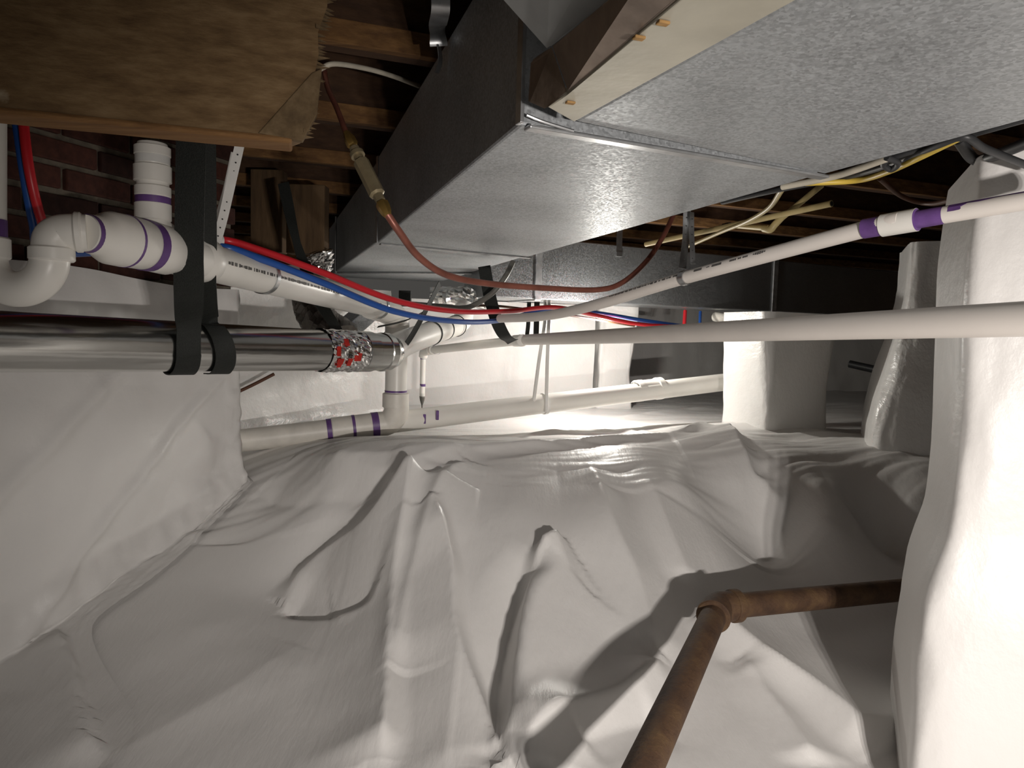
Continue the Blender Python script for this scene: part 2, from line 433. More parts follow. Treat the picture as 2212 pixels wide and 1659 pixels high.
for pix, h, wl, wr, soft in FOLDS:
    pl = [on_ground(*p) for p in pix]
    path = catmull([V((q.x, q.y, 0)) for q in pl], 8)
    pts = np.array([(q.x, q.y) for q in path]); wm = max(wl, wr) * 1.5
    lo, hi = pts.min(0) - wm, pts.max(0) + wm
    ix = np.where((xs > lo[0]) & (xs < hi[0]))[0]; iy = np.where((ys > lo[1]) & (ys < hi[1]))[0]
    if len(ix) == 0 or len(iy) == 0: continue
    sx = GX[np.ix_(iy, ix)]; sy = GY[np.ix_(iy, ix)]
    best = np.full(sx.shape, 9.0); side = np.zeros(sx.shape); par = np.zeros(sx.shape); L = len(pts) - 1
    for k in range(L):
        a, b = pts[k], pts[k + 1]; ab = b - a; l2 = ab @ ab + 1e-12
        t = np.clip(((sx - a[0]) * ab[0] + (sy - a[1]) * ab[1]) / l2, 0, 1)
        dx = sx - a[0] - t * ab[0]; dy = sy - a[1] - t * ab[1]; d = np.hypot(dx, dy)
        mk = d < best
        best[mk] = d[mk]; side[mk] = (ab[0] * dy - ab[1] * dx)[mk]; par[mk] = ((k + t) / L)[mk]
    # walking towards the camera the picture's left is the path's right
    w_ = np.where(side < 0, wl, wr) * 1.35
    prof = np.clip(1 - best / (w_ * 1.5), 0, 1) ** (soft * 1.35)
    env = np.clip(np.minimum(par / .12, (1 - par) / .12), 0, 1); env = env * env * (3 - 2 * env)
    GZ[np.ix_(iy, ix)] += h * prof * (0.25 + 0.75 * env) * (env > 0)
vals = np.zeros_like(GZ)
for j in range(len(ys)):
    for i in range(len(xs)):
        x, y = xs[i], ys[j]
        n1 = noise.noise((x * 2.2, y * 2.6, 3.1)) * .012
        if y > 2.2 and -1.5 < x < 3:
            q = x * .9 + y * .35; r = y * .95 - x * .25
            n1 += noise.noise((q * 2.2, r * 14, 7)) * .010 + abs(noise.noise((q * 3.5, r * 22, 17))) * .008
        elif y > 1.0:
            n1 += noise.noise((x * 7, y * 7, 9.0)) * .004
        vals[j, i] = n1
GZ += vals
nx, ny = len(xs), len(ys)
verts = np.stack([GX.ravel(), GY.ravel(), GZ.ravel()], 1)
ii, jj = np.meshgrid(np.arange(nx - 1), np.arange(ny - 1)); b0 = (jj * nx + ii).ravel()
faces = np.stack([b0, b0 + 1, b0 + nx + 1, b0 + nx], 1)
me = bpy.data.meshes.new('floor')
me.from_pydata(verts.tolist(), [], faces.tolist())
floor = link('floor', me, 'liner', None, True); tag(floor, kind='structure')
def gz(x, y):
    i = int(np.clip(np.searchsorted(xs, x), 0, nx - 1)); j = int(np.clip(np.searchsorted(ys, y), 0, ny - 1)); return float(GZ[j, i])

# ------------------------------------------------------------------ ceiling: subfloor and joists
ceil = bpy.data.objects.new('ceiling', None); COL.objects.link(ceil); tag(ceil, kind='structure')
CEIL_Z = .83
for k in range(-3, 40):
    c = W * (.05 + k * .19) + U * 1.2 + Z * (CEIL_Z + .012)
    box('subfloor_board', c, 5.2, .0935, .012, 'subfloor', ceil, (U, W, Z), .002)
for k in range(0, 12):
    w0 = Pz(820, 122, .62).dot(W) + (k - 1) * .585
    c = W * w0 + U * 1.2 + Z * (.62 + .105)
    box('joist', c, 5.2, .02, .105, 'subfloor', ceil, (U, W, Z), .003)  # body in the dark subfloor wood, so the shaded bays are painted in
    box('lit_strip', c - Z * .080 - W * .032, 5.2, .012, .026, 'joist', ceil, (U, W, Z), .002)  # lit lower band of the joist, put in as an added paler strip

# ------------------------------------------------------------------ brick wall on the left with its liner
WD = V((math.sin(math.radians(22)), math.cos(math.radians(22)), 0)); WN = V((WD.y, -WD.x, 0))   # along the wall, out of the wall
W0 = V((P(0, 620, 1.75).x, P(0, 620, 1.75).y, 0))
tc = .80                                             # the corner along the wall
wall = box('wall_left', W0 + WD * (tc - 1.3) - WN * .20 + Z * -.15, 1.29, .185, .77, 'mortar', None, (WD, WN, Z)); tag(wall, kind='structure')
bl, bh, bt = .200, .057, .010
bm = bmesh.new(); add_box(bm, (0, 0, 0), bl / 2, .05, bh / 2, None, .004)
bme = bpy.data.meshes.new('brick'); bm.to_mesh(bme); bm.free(); bme.materials.append(MAT['brick'])
bmh = bmesh.new(); add_box(bmh, (0, 0, 0), bl / 4 - .003, .05, bh / 2, None, .004)
bmeh = bpy.data.meshes.new('brick_half'); bmh.to_mesh(bmeh); bmh.free(); bmeh.materials.append(MAT['brick'])
random.seed(5)
ang = math.atan2(WD.y, WD.x)
for row in range(9):
    z = .06 + row * (bh + bt + .006) + bh / 2
    for k in range(6):
        s = tc - bl / 2 - .002 - k * (bl + bt) - (bl / 2 + bt / 2 if row % 2 else 0)
        if s < -.45: continue
        o = bpy.data.objects.new('brick', bme); COL.objects.link(o); o.parent = wall
        o.location = W0 + WD * s - WN * (.052 + random.uniform(-.003, .003)) + Z * (z + random.uniform(-.002, .002))
        o.rotation_euler = (random.uniform(-.012, .012), random.uniform(-.01, .01), ang + random.uniform(-.01, .01))
    if row % 2:
        o = bpy.data.objects.new('brick', bmeh); COL.objects.link(o); o.parent = wall
        o.location = W0 + WD * (tc - bl / 4) - WN * .053 + Z * z; o.rotation_euler = (0, 0, ang)

def sheet(name, fn, nu, nv, mat, label, cat='plastic sheet', th=0.0, smooth=True):
    vs_ = [fn(i / (nu - 1), j / (nv - 1)) for j in range(nv) for i in range(nu)]
    fs = [(j * nu + i, j * nu + i + 1, (j + 1) * nu + i + 1, (j + 1) * nu + i) for j in range(nv - 1) for i in range(nu - 1)]
    me = bpy.data.meshes.new(name); me.from_pydata([tuple(v) for v in vs_], [], fs)
    o = link(name, me, mat, None, smooth)
    if th:
        md = o.modifiers.new('thickness', 'SOLIDIFY'); md.thickness = th
    return tag(o, label, cat)
def sstep(a, b, x):
    t = min(1, max(0, (x - a) / (b - a))); return t * t * (3 - 2 * t)

def left_liner(u, v):
    s = -.75 + u * (tc + .75 + .45)                    # runs past the corner and turns it
    z_top = .150 - .03 * sstep(-.2, .8, s) + .006 * math.sin(s * 9)
    if s <= tc: base = W0 + WD * s; nrm = WN
    else: base = W0 + WD * tc - WN * (s - tc); nrm = WD
    vw = min(1, v / .84)
    gl = gz((base + WN * .05).x, (base + WN * .05).y) + .012
    z = z_top + (gl - z_top) * vw
    flare = .012 + .03 * sstep(.80, 1.0, vw) ** 2 * (1 if s <= tc else .3)
    sk = (.035 + .05 * sstep(tc - .15, .3, s) + .48 * sstep(.16, -.16, s)) * (1 if s <= tc else .2)
    if v > .84:
        flare += sk * (v - .84) / .16
        pq = base + nrm * flare; z = gz(pq.x, pq.y) + .010 + .012 * abs(noise.noise((s * 9, v * 20, 3))) * (1 - (v - .84) / .16)
    q = V((s * 1.0, v * .9, 0))
    d = fbm(q, 2.2) * .026 + fbm(q + V((5, 2, 1)), 7) * .006 + abs(noise.noise((s * 2.0 + v * 5, v * 3 - s * 6, 2.5))) * .018 * sstep(.15, .5, v)
    # pulled wrinkles running down to the right
    k = (s * .75 + v * 1.15)
    d += .020 * math.exp(-((k - .55) / .035) ** 2) * sstep(.1, .4, v) + .018 * math.exp(-((k - .95) / .03) ** 2) * sstep(.2, .5, v)
    d += (.02 * abs(noise.noise((s * 10, v * 10, 4))) + .014 * abs(noise.noise((s * 26, v * 30, 6))) * sstep(.2, tc, s)) * sstep(.66, .84, v)
    cr = sstep(tc - .10, tc, s) * (1 - sstep(tc, tc + .1, s))
    d += cr * abs(noise.noise((s * 30, v * 12, 8))) * .020
    if v > .84: d *= .5
    p = base + nrm * (flare + d)
    if abs(s - tc) < .05: p = p + (WN + WD) * .004
    return V((p.x, p.y, z))
sheet('wall_liner', left_liner, 170, 120, 'liner', 'large white plastic sheet hung over the brick wall at left')

# ------------------------------------------------------------------ far walls
def wall_sheet(name, a, b, zt, zb, mat, amp, seed):
    """plastic covered wall between two ground points, real thickness behind it"""
    a, b = V((a.x, a.y, 0)), V((b.x, b.y, 0)); t = (b - a).normalized(); nrm = V((t.y, -t.x, 0)); L = (b - a).length
    nu, nv = max(8, int(L / .025)), 40
    bm = bmesh.new(); g = []
    for j in range(nv):
        row = []
        for i in range(nu):
            s = i / (nu - 1) * L; z = zt + (zb - zt) * j / (nv - 1)
            q = V((s + seed, z, seed))
            d = fbm(q, 2.4) * amp + fbm(q + V((3, 1, 2)), 8) * amp * .3 + abs(noise.noise((s * 4 + seed, z * 13, 2))) * amp * .4 * sstep(.5, 1, j / (nv - 1))
            d += .03 * sstep(.9, 1, j / (nv - 1))
            row.append(bm.verts.new(a + t * s + nrm * d + Z * z))
        g.append(row)
    for j in range(nv - 1):
        for i in range(nu - 1): bm.faces.new((g[j][i], g[j][i + 1], g[j + 1][i + 1], g[j + 1][i]))
    # back and sides
    bk = [bm.verts.new(a + t * (0 if q in (0, 3) else L) - nrm * .15 + Z * (zt if q < 2 else zb)) for q in range(4)]
    bm.faces.new(bk)
    bm.faces.new(g[0] + [bk[1], bk[0]]); bm.faces.new([r[0] for r in g] + [bk[3], bk[0]]); bm.faces.new([r[-1] for r in g] + [bk[2], bk[1]])
    o = from_bm(name, bm, mat); sharp_smooth(o, 60)
    return tag(o, kind='structure')
wall_sheet('wall_back_left', P(470, 800, 2.98), P(838, 800, 3.72), .20, -.50, 'liner_gloss', .022, 3)
wall_sheet('wall_back', P(800, 800, 4.15), P(1282, 800, 4.45), .185, -.50, 'liner', .014, 11)
wall_sheet('wall_back_right', P(1270, 800, 5.9), P(2000, 800, 6.6), .80, -.50, 'liner', .016, 23)
wall_sheet('wall_right', P(1990, 800, 6.6), V((3.9, .2, 0)), .83, -1.0, 'dark_wood', .01, 31)
wall_sheet('wall_far_left', V((-2.6, .3, 0)), P(470, 800, 3.4), .83, -.95, 'dark_wood', .01, 37)

# ================================================================== PIERS wrapped in plastic
def pier(name, label, c, hx, hy, rot, z0, z1, off, mat='liner', amp=.012, seed=0, rc=.03, core=True, nz=60):
    """closed wrap around a square pier; off(z, a) widens it"""
    ca, sa = math.cos(rot), math.sin(rot); segs = 96
    bm = bmesh.new(); rings = []
    for j in range(nz):
        z = z0 + (z1 - z0) * j / (nz - 1); ring = []
        for k in range(segs):
            a = 2 * math.pi * (k + .5) / segs
            e = 0.16                                      # superellipse exponent: nearly square
            cx = math.copysign(abs(math.cos(a)) ** e, math.cos(a)); cy = math.copysign(abs(math.sin(a)) ** e, math.sin(a))
            q = V((cx * hx * 9 + seed, cy * hy * 9, z * 3))
            d = 1 + (fbm(q, .45) * amp + fbm(q, 1.6) * amp * .35) / max(hx, hy)
            ex, ey = off(z, a)
            x = cx * (hx * d + ex); y = cy * (hy * d + ey)
            ring.append(bm.verts.new((c[0] + x * ca - y * sa, c[1] + x * sa + y * ca, z)))
        rings.append(ring)
    for a, b in zip(rings, rings[1:]):
        for k in range(segs): bm.faces.new((a[k], a[(k + 1) % segs], b[(k + 1) % segs], b[k]))
    bm.faces.new(list(reversed(rings[0]))); bm.faces.new(rings[-1])
    o = from_bm(name, bm, mat); sharp_smooth(o, 65)
    return tag(o, label, 'pier')
# near pier at the right edge
def corner_c(F, hx, hy, rot):
    return (F.x + hx * math.cos(rot) - hy * math.sin(rot), F.y + hx * math.sin(rot) + hy * math.cos(rot))
e4 = P(2082, 700, 1.27); r4 = math.radians(-25)
def off4(z, a):
    f = sstep(-.34, -.50, z) * .022 + sstep(-.45, -.8, z) * .02
    return (f + .006 * math.sin(z * 9), f * 1.2)
pier('wrapped_pier', 'nearest pier wrapped in bright white plastic at the right edge', corner_c(e4, .20, .20, r4), .20, .20, r4, -.95, .345, off4, 'liner', .012, 2)
e3 = P(1940, 720, 2.75); r3 = math.radians(-22)
def off3(z, a):
    f = sstep(.30, -.42, z) * .105 - .03
    return (f, f)
pier('wrapped_pier', 'white plastic wrapped pier just behind the nearest pier, flaring at its foot', corner_c(e3, .24, .24, r3), .24, .24, r3, -.80, .40, off3, 'liner_gloss', .022, 12)
e2 = Pz(1660, 925, -.405); r2_ = math.radians(24)
c2 = corner_c(e2, .185, .16, r2_)
def off2(z, a): return (.012 - .05 * sstep(-.45, .15, z) * 0 + .03 * sstep(-.3, .15, z), 0.0)
pier('wrapped_pier', 'mid-distance plastic wrapped pier standing under the shaded cross duct', c2, .185, .16, r2_, -.50, .125, off2, 'liner_gloss', .014, 22)
e1 = P(1326, 800, 4.45)
pier('wrapped_pier', 'narrow brightly lit plastic wrapped pier in the far background', (e1.x, e1.y + .12), .118, .12, 0.1, -.50, .26, lambda z, a: (.01 * math.sin(z * 7), 0), 'liner', .02, 32)

# ================================================================== MAIN DUCT
DZ, DT = .30, .60
duct = thing('supply_duct', 'large galvanised rectangular supply duct crossing overhead', 'duct', tuple(Pz(1450, 320, DZ)))
A0 = Pz(1125, 268, DZ); A1 = Pz(815, 525, DZ); A2 = Pz(726, 588, DZ)
B0 = Pz(1772, 378, DZ); B1 = Pz(1140, 555, DZ); B2 = Pz(1019, 590, DZ)
A3 = A2 + (A2 - A1) * .30; B3 = B2 + (B2 - B1) * .9
def duct_piece(name, pa, pb, pc, pd, z0, z1, mat='galvanised', dips=0.004):
    """closed duct section over the plan quad pa pb pc pd"""
    bm = bmesh.new()
    lo = [bm.verts.new((p.x, p.y, z0)) for p in (pa, pb, pc, pd)]; hi = [bm.verts.new((p.x, p.y, z1)) for p in (pa, pb, pc, pd)]
    bm.faces.new(lo); bm.faces.new(list(reversed(hi)))
    for k in range(4): bm.faces.new((lo[k], hi[k], hi[(k + 1) % 4], lo[(k + 1) % 4]))
    bmesh.ops.bevel(bm, geom=list(bm.edges), offset=.005, segments=2, affect='EDGES', profile=.5)
    o = from_bm(name, bm, mat); attach(o, duct); return o
gap = W * .004
duct_piece('duct_section', A0 + gap, B0 + gap, B1 - gap, A1 - gap, DZ, DT)
duct_piece('duct_section', A1 + gap, B1 + gap, B2 - gap, A2 - gap, DZ + .004, DT - .01)
duct_piece('duct_section', A2 + gap, B2 + gap, B3, A3, DZ + .002, DT - .01)
# near section, inset at its left
N0 = Pz(1238, 266, DZ); N1 = Pz(1720, 0, DZ); N1 = N0 + (N1 - N0) * 1.45
M0 = B0 + (B0 - A0).normalized() * .006; M1 = Pz(2212, 262, DZ); M1 = M0 + (M1 - M0) * 2.2
duct_piece('duct_section', N1, M1, M0 - gap, N0 - gap, DZ + .001, DT)
for a, b in ((A0, B0), (A1, B1), (A2, B2)):                           # drive cleats across the bottom
    ex = (b - a).normalized()
    o = bar('drive_cleat', a - Z * .003 + ex * .01, b - Z * .003 + ex * .012, .022, .006, 'cleat', duct, bev=.002)
    o2 = bar('drive_cleat', V((a.x, a.y, DZ)) - ex * .002, V((a.x, a.y, DT)) - ex * .002, .018, .006, 'cleat', duct, up=ex, bev=.001)
# taped plenum joint at the near left corner: end plate, mastic strip, stained lip, insulation face
S0 = Pz(1190, 240, DZ); S1 = Pz(1226, 205, DZ)
qa = Pz(1240, 264, DZ - .004); qb = Pz(1722, 0, DZ - .004); qb = qa + (qb - qa) * 1.2
qc = Pz(1183, 232, DZ - .004); qd = Pz(1226, 205, DZ - .004); qe = Pz(1470, 0, DZ - .004); qe = qd + (qe - qd) * 1.3
prism('sealed_flange', [qa, qb, qe, qd, qc], (0, 0, .010), 'mastic', duct, .002)
lip0, lip1 = qd + Z * .003, qe + Z * .003
top0 = P(1192, 99, .885); top1 = P(1311, 0, .69); top1 = top0 + (top1 - top0) * 1.5
prism('stained_lip', [lip0, lip1, top1, top0], U * .008, 'stained_steel', duct, .002)
prism('corner_lip', [qc, lip0, top0, P(1152, 128, .955), P(1146, 216, .955)], W * .010, 'stained_steel', duct, .002)
for k, (px, py) in enumerate(((1380, 82), (1432, 50), (1232, 222))):
    c = Pz(px, py, DZ - .006); box('rust_spot', c, .006, .004, .0015, 'rust_stain', duct, (U, W, Z), .001)
# insulation face above the lip
i0 = Pz(1186, 96, DZ + .13); 
prism('insulation_face', [P(1190, 100, .91), P(1311, 1, .78), P(1420, -90, .70), P(1200, -190, .74), P(1020, -90, .92)], W * .012, 'foil_face', duct, .002)
tube('joint_wire', [A0 + Z * .01 - W * .012 + U * .004, A0 + Z * .004 - W * .012 + U * .03, A0 + Z * -.002 - W * .008 + U * .08], .0025, 'cleat', duct, 8)

# ================================================================== CROSS DUCT
cross = thing('cross_duct', 'shaded galvanised rectangular duct crossing behind the condensate pipe', 'duct', tuple(Pz(1500, 664, .17)))
X0 = Pz(1052, 641, .17); X1 = Pz(1830, 681, .17); Xd = (X1 - X0); Xd.z = 0; Xd.normalize(); Xn = V((-Xd.y, Xd.x, 0))
L = (X1 - X0).length
prev = 0.0
marks = [proj(X0 + Xd * (k * .02))[0] for k in range(200)]
def along(px):
    return next((k * .02 for k in range(200) if marks[k] >= px), 3.9)
cuts = [0, along(1158), along(1665), along(1985)]
for a, b in zip(cuts, cuts[1:]):
    c = X0 + Xd * ((a + b) / 2) + Xn * .16 + Z * .155
    box('duct_section', c, (b - a) / 2 - .004, .16, .155, 'galvanised_shaded', cross, (Xd, Xn, Z), .005)
for a in cuts[1:3]:
    box('drive_cleat', X0 + Xd * a + Xn * -.002 + Z * .155, .018, .006, .158, 'cleat', cross, (Xd, Xn, Z), .002)
    box('drive_cleat', X0 + Xd * a + Xn * .16 + Z * -.003, .018, .16, .005, 'cleat', cross, (Xd, Xn, Z), .002)
for px in (1325,):
    s = along(px)
    box('hanger_strap', X0 + Xd * s - Xn * .004 + Z * .36, .018, .0015, .10, 'strap_metal', cross, (Xd, Xn, Z))
    box('hanger_clip', X0 + Xd * s - Xn * .006 + Z * .262, .018, .003, .012, 'strap_metal', cross, (Xd, Xn, Z), .001)

# ================================================================== OLD BEAM, upper left
beam = thing('floor_beam', 'weathered wooden floor beam with a splintered end, upper left corner', 'beam', tuple(Pz(300, 262, .35)))
b0 = Pz(-160, 219, .35); b1 = Pz(655, 303, .35); bd = (b1 - b0).normalized(); b0 = b0 - bd * 1.0; bn = V((-bd.y, bd.x, 0))
bm = bmesh.new()
Lb = (b1 - b0).length; random.seed(3)
# outline of the right end from the bottom corner upwards (offset along the beam, height)
def end_off(h): return .000 + .045 * (h / .30) + .012 * math.sin(h * 55) * .4
hs = [0.0, .012, .03, .055, .085, .12, .16, .20, .25, .30]
front, back = [], []
for h in hs:
    e = end_off(h) - (.02 if h < .005 else 0)
    front.append(b0 + bd * (Lb + e) + Z * h); back.append(b0 + bd * (Lb + e - .01) + bn * .075 + Z * h)
fl = [b0 + Z * h for h in hs]; blk = [b0 + bn * .075 + Z * h for h in hs]
vf = [bm.verts.new(p) for p in front]; vb = [bm.verts.new(p) for p in back]; vfl = [bm.verts.new(p) for p in fl]; vbl = [bm.verts.new(p) for p in blk]
for k in range(len(hs) - 1):
    bm.faces.new((vfl[k], vf[k], vf[k + 1], vfl[k + 1])); bm.faces.new((vf[k], vb[k], vb[k + 1], vf[k + 1]))
    bm.faces.new((vb[k], vbl[k], vbl[k + 1], vb[k + 1])); bm.faces.new((vbl[k], vfl[k], vfl[k + 1], vbl[k + 1]))
bm.faces.new((vfl[0], vf[0], vb[0], vbl[0])); bm.faces.new((vfl[-1], vf[-1], vb[-1], vbl[-1]))
beam_o = from_bm('beam_body', bm, 'old_beam'); attach(beam_o, beam)
# paler lower arris
box('lower_edge', b0 + bd * (Lb / 2 - .012) + bn * .034 - Z * .002, Lb / 2 - .008, .0375, .006, 'beam_edge', beam, (bd, bn, Z), .005)
# torn facet at the end: wedge where the face split away, its shading put into a darker colour
t0 = b0 + bd * (Lb - .005) - bn * .004
prism('split_facet', [t0 + bd * -.075 + Z * .004, t0 + bd * .004 + Z * -.002, t0 + bd * .030 + Z * .05, t0 + bd * .038 + Z * .135, t0 + bd * .020 + Z * .125], bn * .02, 'splinter', beam, .002)
for k in range(46):
    h = .01 + .29 * k / 45 + random.uniform(-.002, .002); e = end_off(h); l = random.uniform(.008, .024)
    p = b0 + bd * (Lb + e - .006) + bn * random.uniform(.0, .03) + Z * h
    bm = bmesh.new(); tip = p + bd * (l + .006) + Z * random.uniform(-.004, .004)
    q = [bm.verts.new(p + bn * a + Z * b) for a, b in ((-.006, -.0035), (.006, -.0035), (.006, .0035), (-.006, .0035))]; t = bm.verts.new(tip)
    bm.faces.new(q)
    for i in range(4): bm.faces.new((q[i], q[(i + 1) % 4], t))
    o = from_bm('splinter', bm, 'splinter'); attach(o, beam)

# timber blocks between the beam and the duct
for (px0, px1, py0, py1, d, nm, lb) in ((622, 708, 404, 548, 2.75, 'blocking', 'short dark timber block hanging behind the black cross straps'),
                                   (545, 618, 372, 545, 2.95, 'blocking', 'dark wooden cripple stud left of the hanging timber block')):
    a = P(px0, py1, d); b = P(px1, py0, d)
    o = box(nm, (a + b) / 2 + U * .0, (b.x - a.x) / 2, .035, (b.z - a.z) / 2, 'dark_wood', None, None, .004); tag(o, lb, 'timber')

# ================================================================== SILVER ROUND DUCT
sil = thing('round_duct', 'shiny silver round duct strapped along the left wall', 'duct', tuple(P(300, 800, 1.65)))
RS = .0625
sa = P(-60, 736, 1.36); sb = P(700, 757, 2.12); sdir = (sb - sa).normalized()
tube('duct_body', [sa - sdir * .9, sb], RS, 'silver_duct', sil, 48, 24)
# taped end: crumpled foil, two rings and a cone to the white pipe
def crumple(q, nrm, i, k): return nrm * (noise.noise(q * 60) * .005 + noise.noise(q * 140) * .0025)
cpath = [sb + sdir * (t * .01) for t in range(-2, 15)]
bm = bmesh.new(); add_tube(bm, cpath, RS + .003, 64, False, crumple); o = from_bm('foil_tape', bm, 'foil'); attach(o, sil)
ft = o
sc_ = sb + sdir * .14
lathe('duct_collar', sc_, sdir, [(0, RS), (.003, RS + .004), (.05, RS + .004), (.055, RS), (.105, RS), (.108, RS + .003), (.135, RS + .002), (.14, RS - .002), (.165, RS - .008)], 'silver_duct', sil, 48)
random.seed(8)
toC = (FWD * -1 - sdir * (FWD * -1).dot(sdir)).normalized(); upS = sdir.cross(toC); upS = upS if upS.z > 0 else -upS
for k in range(7):
    th = random.uniform(-.7, .9); s = random.uniform(-.015, .09)
    nrm = (toC * math.cos(th) + upS * math.sin(th)).normalized(); tan = sdir.cross(nrm)
    o = box('red_mark', sb + sdir * s + nrm * (RS + .006), random.uniform(.006, .012), random.uniform(.008, .015), .0008, 'red_print', None, (sdir, tan, nrm), .0003); o.parent = ft
# white pipe going on from the silver duct
wp = thing('vent_pipe', 'short white flexible pipe leaving the taped end of the silver duct', 'pipe', tuple(P(900, 730, 2.8)))
w0_ = sc_ + sdir * .15
tube('pipe_body', [w0_, P(872, 742, 2.62), P(925, 722, 2.92), P(985, 704, 3.3)], [.052, .050, .050, .048], 'pvc', wp, 36, 10)
for px, py, d, r in ((931, 720, 2.95, .0525), (958, 711, 3.12, .052), (985, 704, 3.28, .0515)):
    c = P(px, py, d); ax = P(985, 704, 3.3) - P(872, 742, 2.62)
    lathe('strap_ring', c, ax, [(-.004, r - .003), (-.004, r), (.004, r), (.004, r - .003)], 'black_web', wp, 36, False)
tube('pipe_end', [P(985, 704, 3.3), P(1000, 690, 3.42), P(1003, 665, 3.5)], .047, 'pvc', wp, 32, 8)

# ================================================================== BLACK STRAPS
def around(c, ax, r, th):
    n1 = (FWD * -1 - ax * (FWD * -1).dot(ax)).normalized(); n2 = ax.cross(n1); n2 = n2 if n2.z > 0 else -n2
    return c + (n2 * math.cos(th) + n1 * math.sin(th)) * r
def around_px(px, th):
    c = [around(sa + (sb - sa) * q / 500, sdir, RS + .007, math.radians(th)) for q in range(120, 480)]
    return min(c, key=lambda p: abs(proj(p)[0] - px))
def on_sil(px): 
    k = min(range(400), key=lambda q: abs(proj(sa + (sb - sa) * q / 399)[0] - px)); return sa + (sb - sa) * k / 399
strap = thing('duct_strap', 'wide black webbing strap holding up the silver duct', 'strap', tuple(on_sil(420)))
pf = P(413, 300, 1.44)
dfr = proj(around_px(408, 90))[2]
path = [pf, P(410, 440, 1.47), P(408, 560, 1.51), P(408, 640, 1.575), P(408, 695, dfr - .012)] + [around_px(px, a) for px, a in ((408, 104), (407, 120), (405, 140), (399, 160), (390, 180), (380, 205), (374, 235))]
ribbon('front_leg', path, [RIGHT, RIGHT, RIGHT, (RIGHT + sdir).normalized(), sdir, sdir, sdir, sdir, sdir, sdir, sdir, sdir], .062, 'black_web', strap, .003)
path = [P(438, 300, 1.56), P(440, 500, 1.58), P(440, 610, 1.63)] + [around_px(px, a) for px, a in ((448, 15), (464, 45), (479, 75), (487, 105), (486, 135), (476, 165), (462, 195))]
ribbon('rear_leg', path, [(RIGHT * .8 + FWD * .6), (RIGHT * .8 + FWD * .6), RIGHT, sdir, sdir, sdir, sdir, sdir, sdir, sdir], .056, 'black_web', strap, .003)

o = ribbon('web_strap', [P(612, 395, 2.5), P(640, 520, 2.45), P(680, 630, 2.4), P(728, 712, 2.32)], [RIGHT, RIGHT * .5 + FWD, RIGHT, RIGHT * .6 + FWD * .5], .040, 'black_web', None, .002); tag(o, 'twisted black strap slanting down to the taped end of the silver duct', 'strap')
o = ribbon('web_strap', [P(950, 612, 2.55), P(915, 680, 2.5), P(880, 740, 2.44), P(845, 778, 2.42), P(818, 792, 2.46)], [RIGHT * .3 + FWD, RIGHT * .4 + FWD, RIGHT * .3 + FWD], .030, 'black_web', None, .002); tag(o, 'thin black strap hanging from the supply duct to the white vent pipe', 'strap')
o = ribbon('web_strap', [P(816, 706, 2.62), P(870, 694, 2.62), P(912, 676, 2.7)], [FWD + UP * .3, FWD + UP * .3, FWD], .030, 'black_web', None, .002); tag(o, 'black strap lying almost flat across the white vent pipe', 'strap')
o = ribbon('web_strap', [P(1046, 575, 2.9), P(1058, 640, 2.88), P(1072, 690, 2.86), P(1090, 726, 2.9), P(1108, 738, 3.0)], [RIGHT, RIGHT, RIGHT, RIGHT, RIGHT * .7 + FWD], .052, 'black_web', None, .002); tag(o, 'broad black strap curving under the far end of the horizontal white pipe', 'strap')
hs_ = thing('web_strap', 'narrow black strap loop just right of the white pipe coupling', 'strap', tuple(P(1145, 740, 3.1)))
ribbon('front_leg', [P(1143, 652, 3.05), P(1141, 700, 3.05), P(1139, 728, 3.08), P(1148, 744, 3.14)], [RIGHT, RIGHT, RIGHT], .018, 'black_web', hs_, .002)
ribbon('rear_leg', [P(1160, 652, 3.3), P(1159, 690, 3.3), P(1158, 724, 3.28)], [RIGHT, RIGHT], .026, 'black_web', hs_, .002)

# ================================================================== DRAIN with trap, upper left
dr = thing('drain_pipe', 'white plastic drain with trap and vent valve above the silver duct', 'pipe', tuple(P(330, 580, 1.46)))
R2, R3 = .0302, .0445
dd = 1.28
tube('trap_inlet', [P(-28, 180, dd), P(-28, 540, dd)], R2, 'pvc', dr, 28)
band(P(-27, 500, dd), Z, R2, .045, dr)
collar('hub', P(-28, 535, dd), Z, .037, .040, 'pvc', dr)
arc = [P(40 + 68 * math.cos(a), 557 + 68 * math.sin(a), dd) for a in np.linspace(math.pi, 0, 17)]
tube('trap_bend', arc, R2 * 1.08, 'pvc', dr, 28, 3)
collar('hub', P(112, 549, dd), Z, .0375, .026, 'pvc', dr)
band(P(113, 536, dd), Z, R2 * 1.06, .006, dr)
pa = P(330, 535, 1.46); pb = P(815, 662, 2.62); pdir = (pb - pa).normalized()
def pa_at(px):
    k = min(range(-300, 600), key=lambda q: abs(proj(pa + (pb - pa) * q / 400)[0] - px)); return pa + (pb - pa) * k / 400
e_in = P(113, 538, dd); e_out = pa_at(185) ; e_out = P(188, 503, 1.30)
tube('elbow', [e_in, P(116, 517, dd), P(132, 505, 1.285), P(158, 502, 1.29), e_out], R2 * 1.12, 'pvc', dr, 28, 8)
collar('hub', P(170, 502, 1.293), (e_out - P(150, 502, 1.288)), .0375, .014, 'pvc', dr)
rd0 = P(182, 503, 1.297); rdir = (P(300, 527, 1.43) - rd0).normalized()
lr = (P(300, 527, 1.43) - rd0).length
lathe('reducer', rd0, rdir, [(0, .034), (.012, .0355), (.016, .037), (lr * .22, .038), (lr * .34, .047), (lr * .42, .0515), (lr * .70, .0525), (lr * .72, .050), (lr, .050)], 'pvc', dr, 40)
band(rd0 + rdir * .008, rdir, .0352, .010, dr)
band(rd0 + rdir * lr * .71, rdir, .0520, .006, dr)
h3 = rd0 + rdir * lr
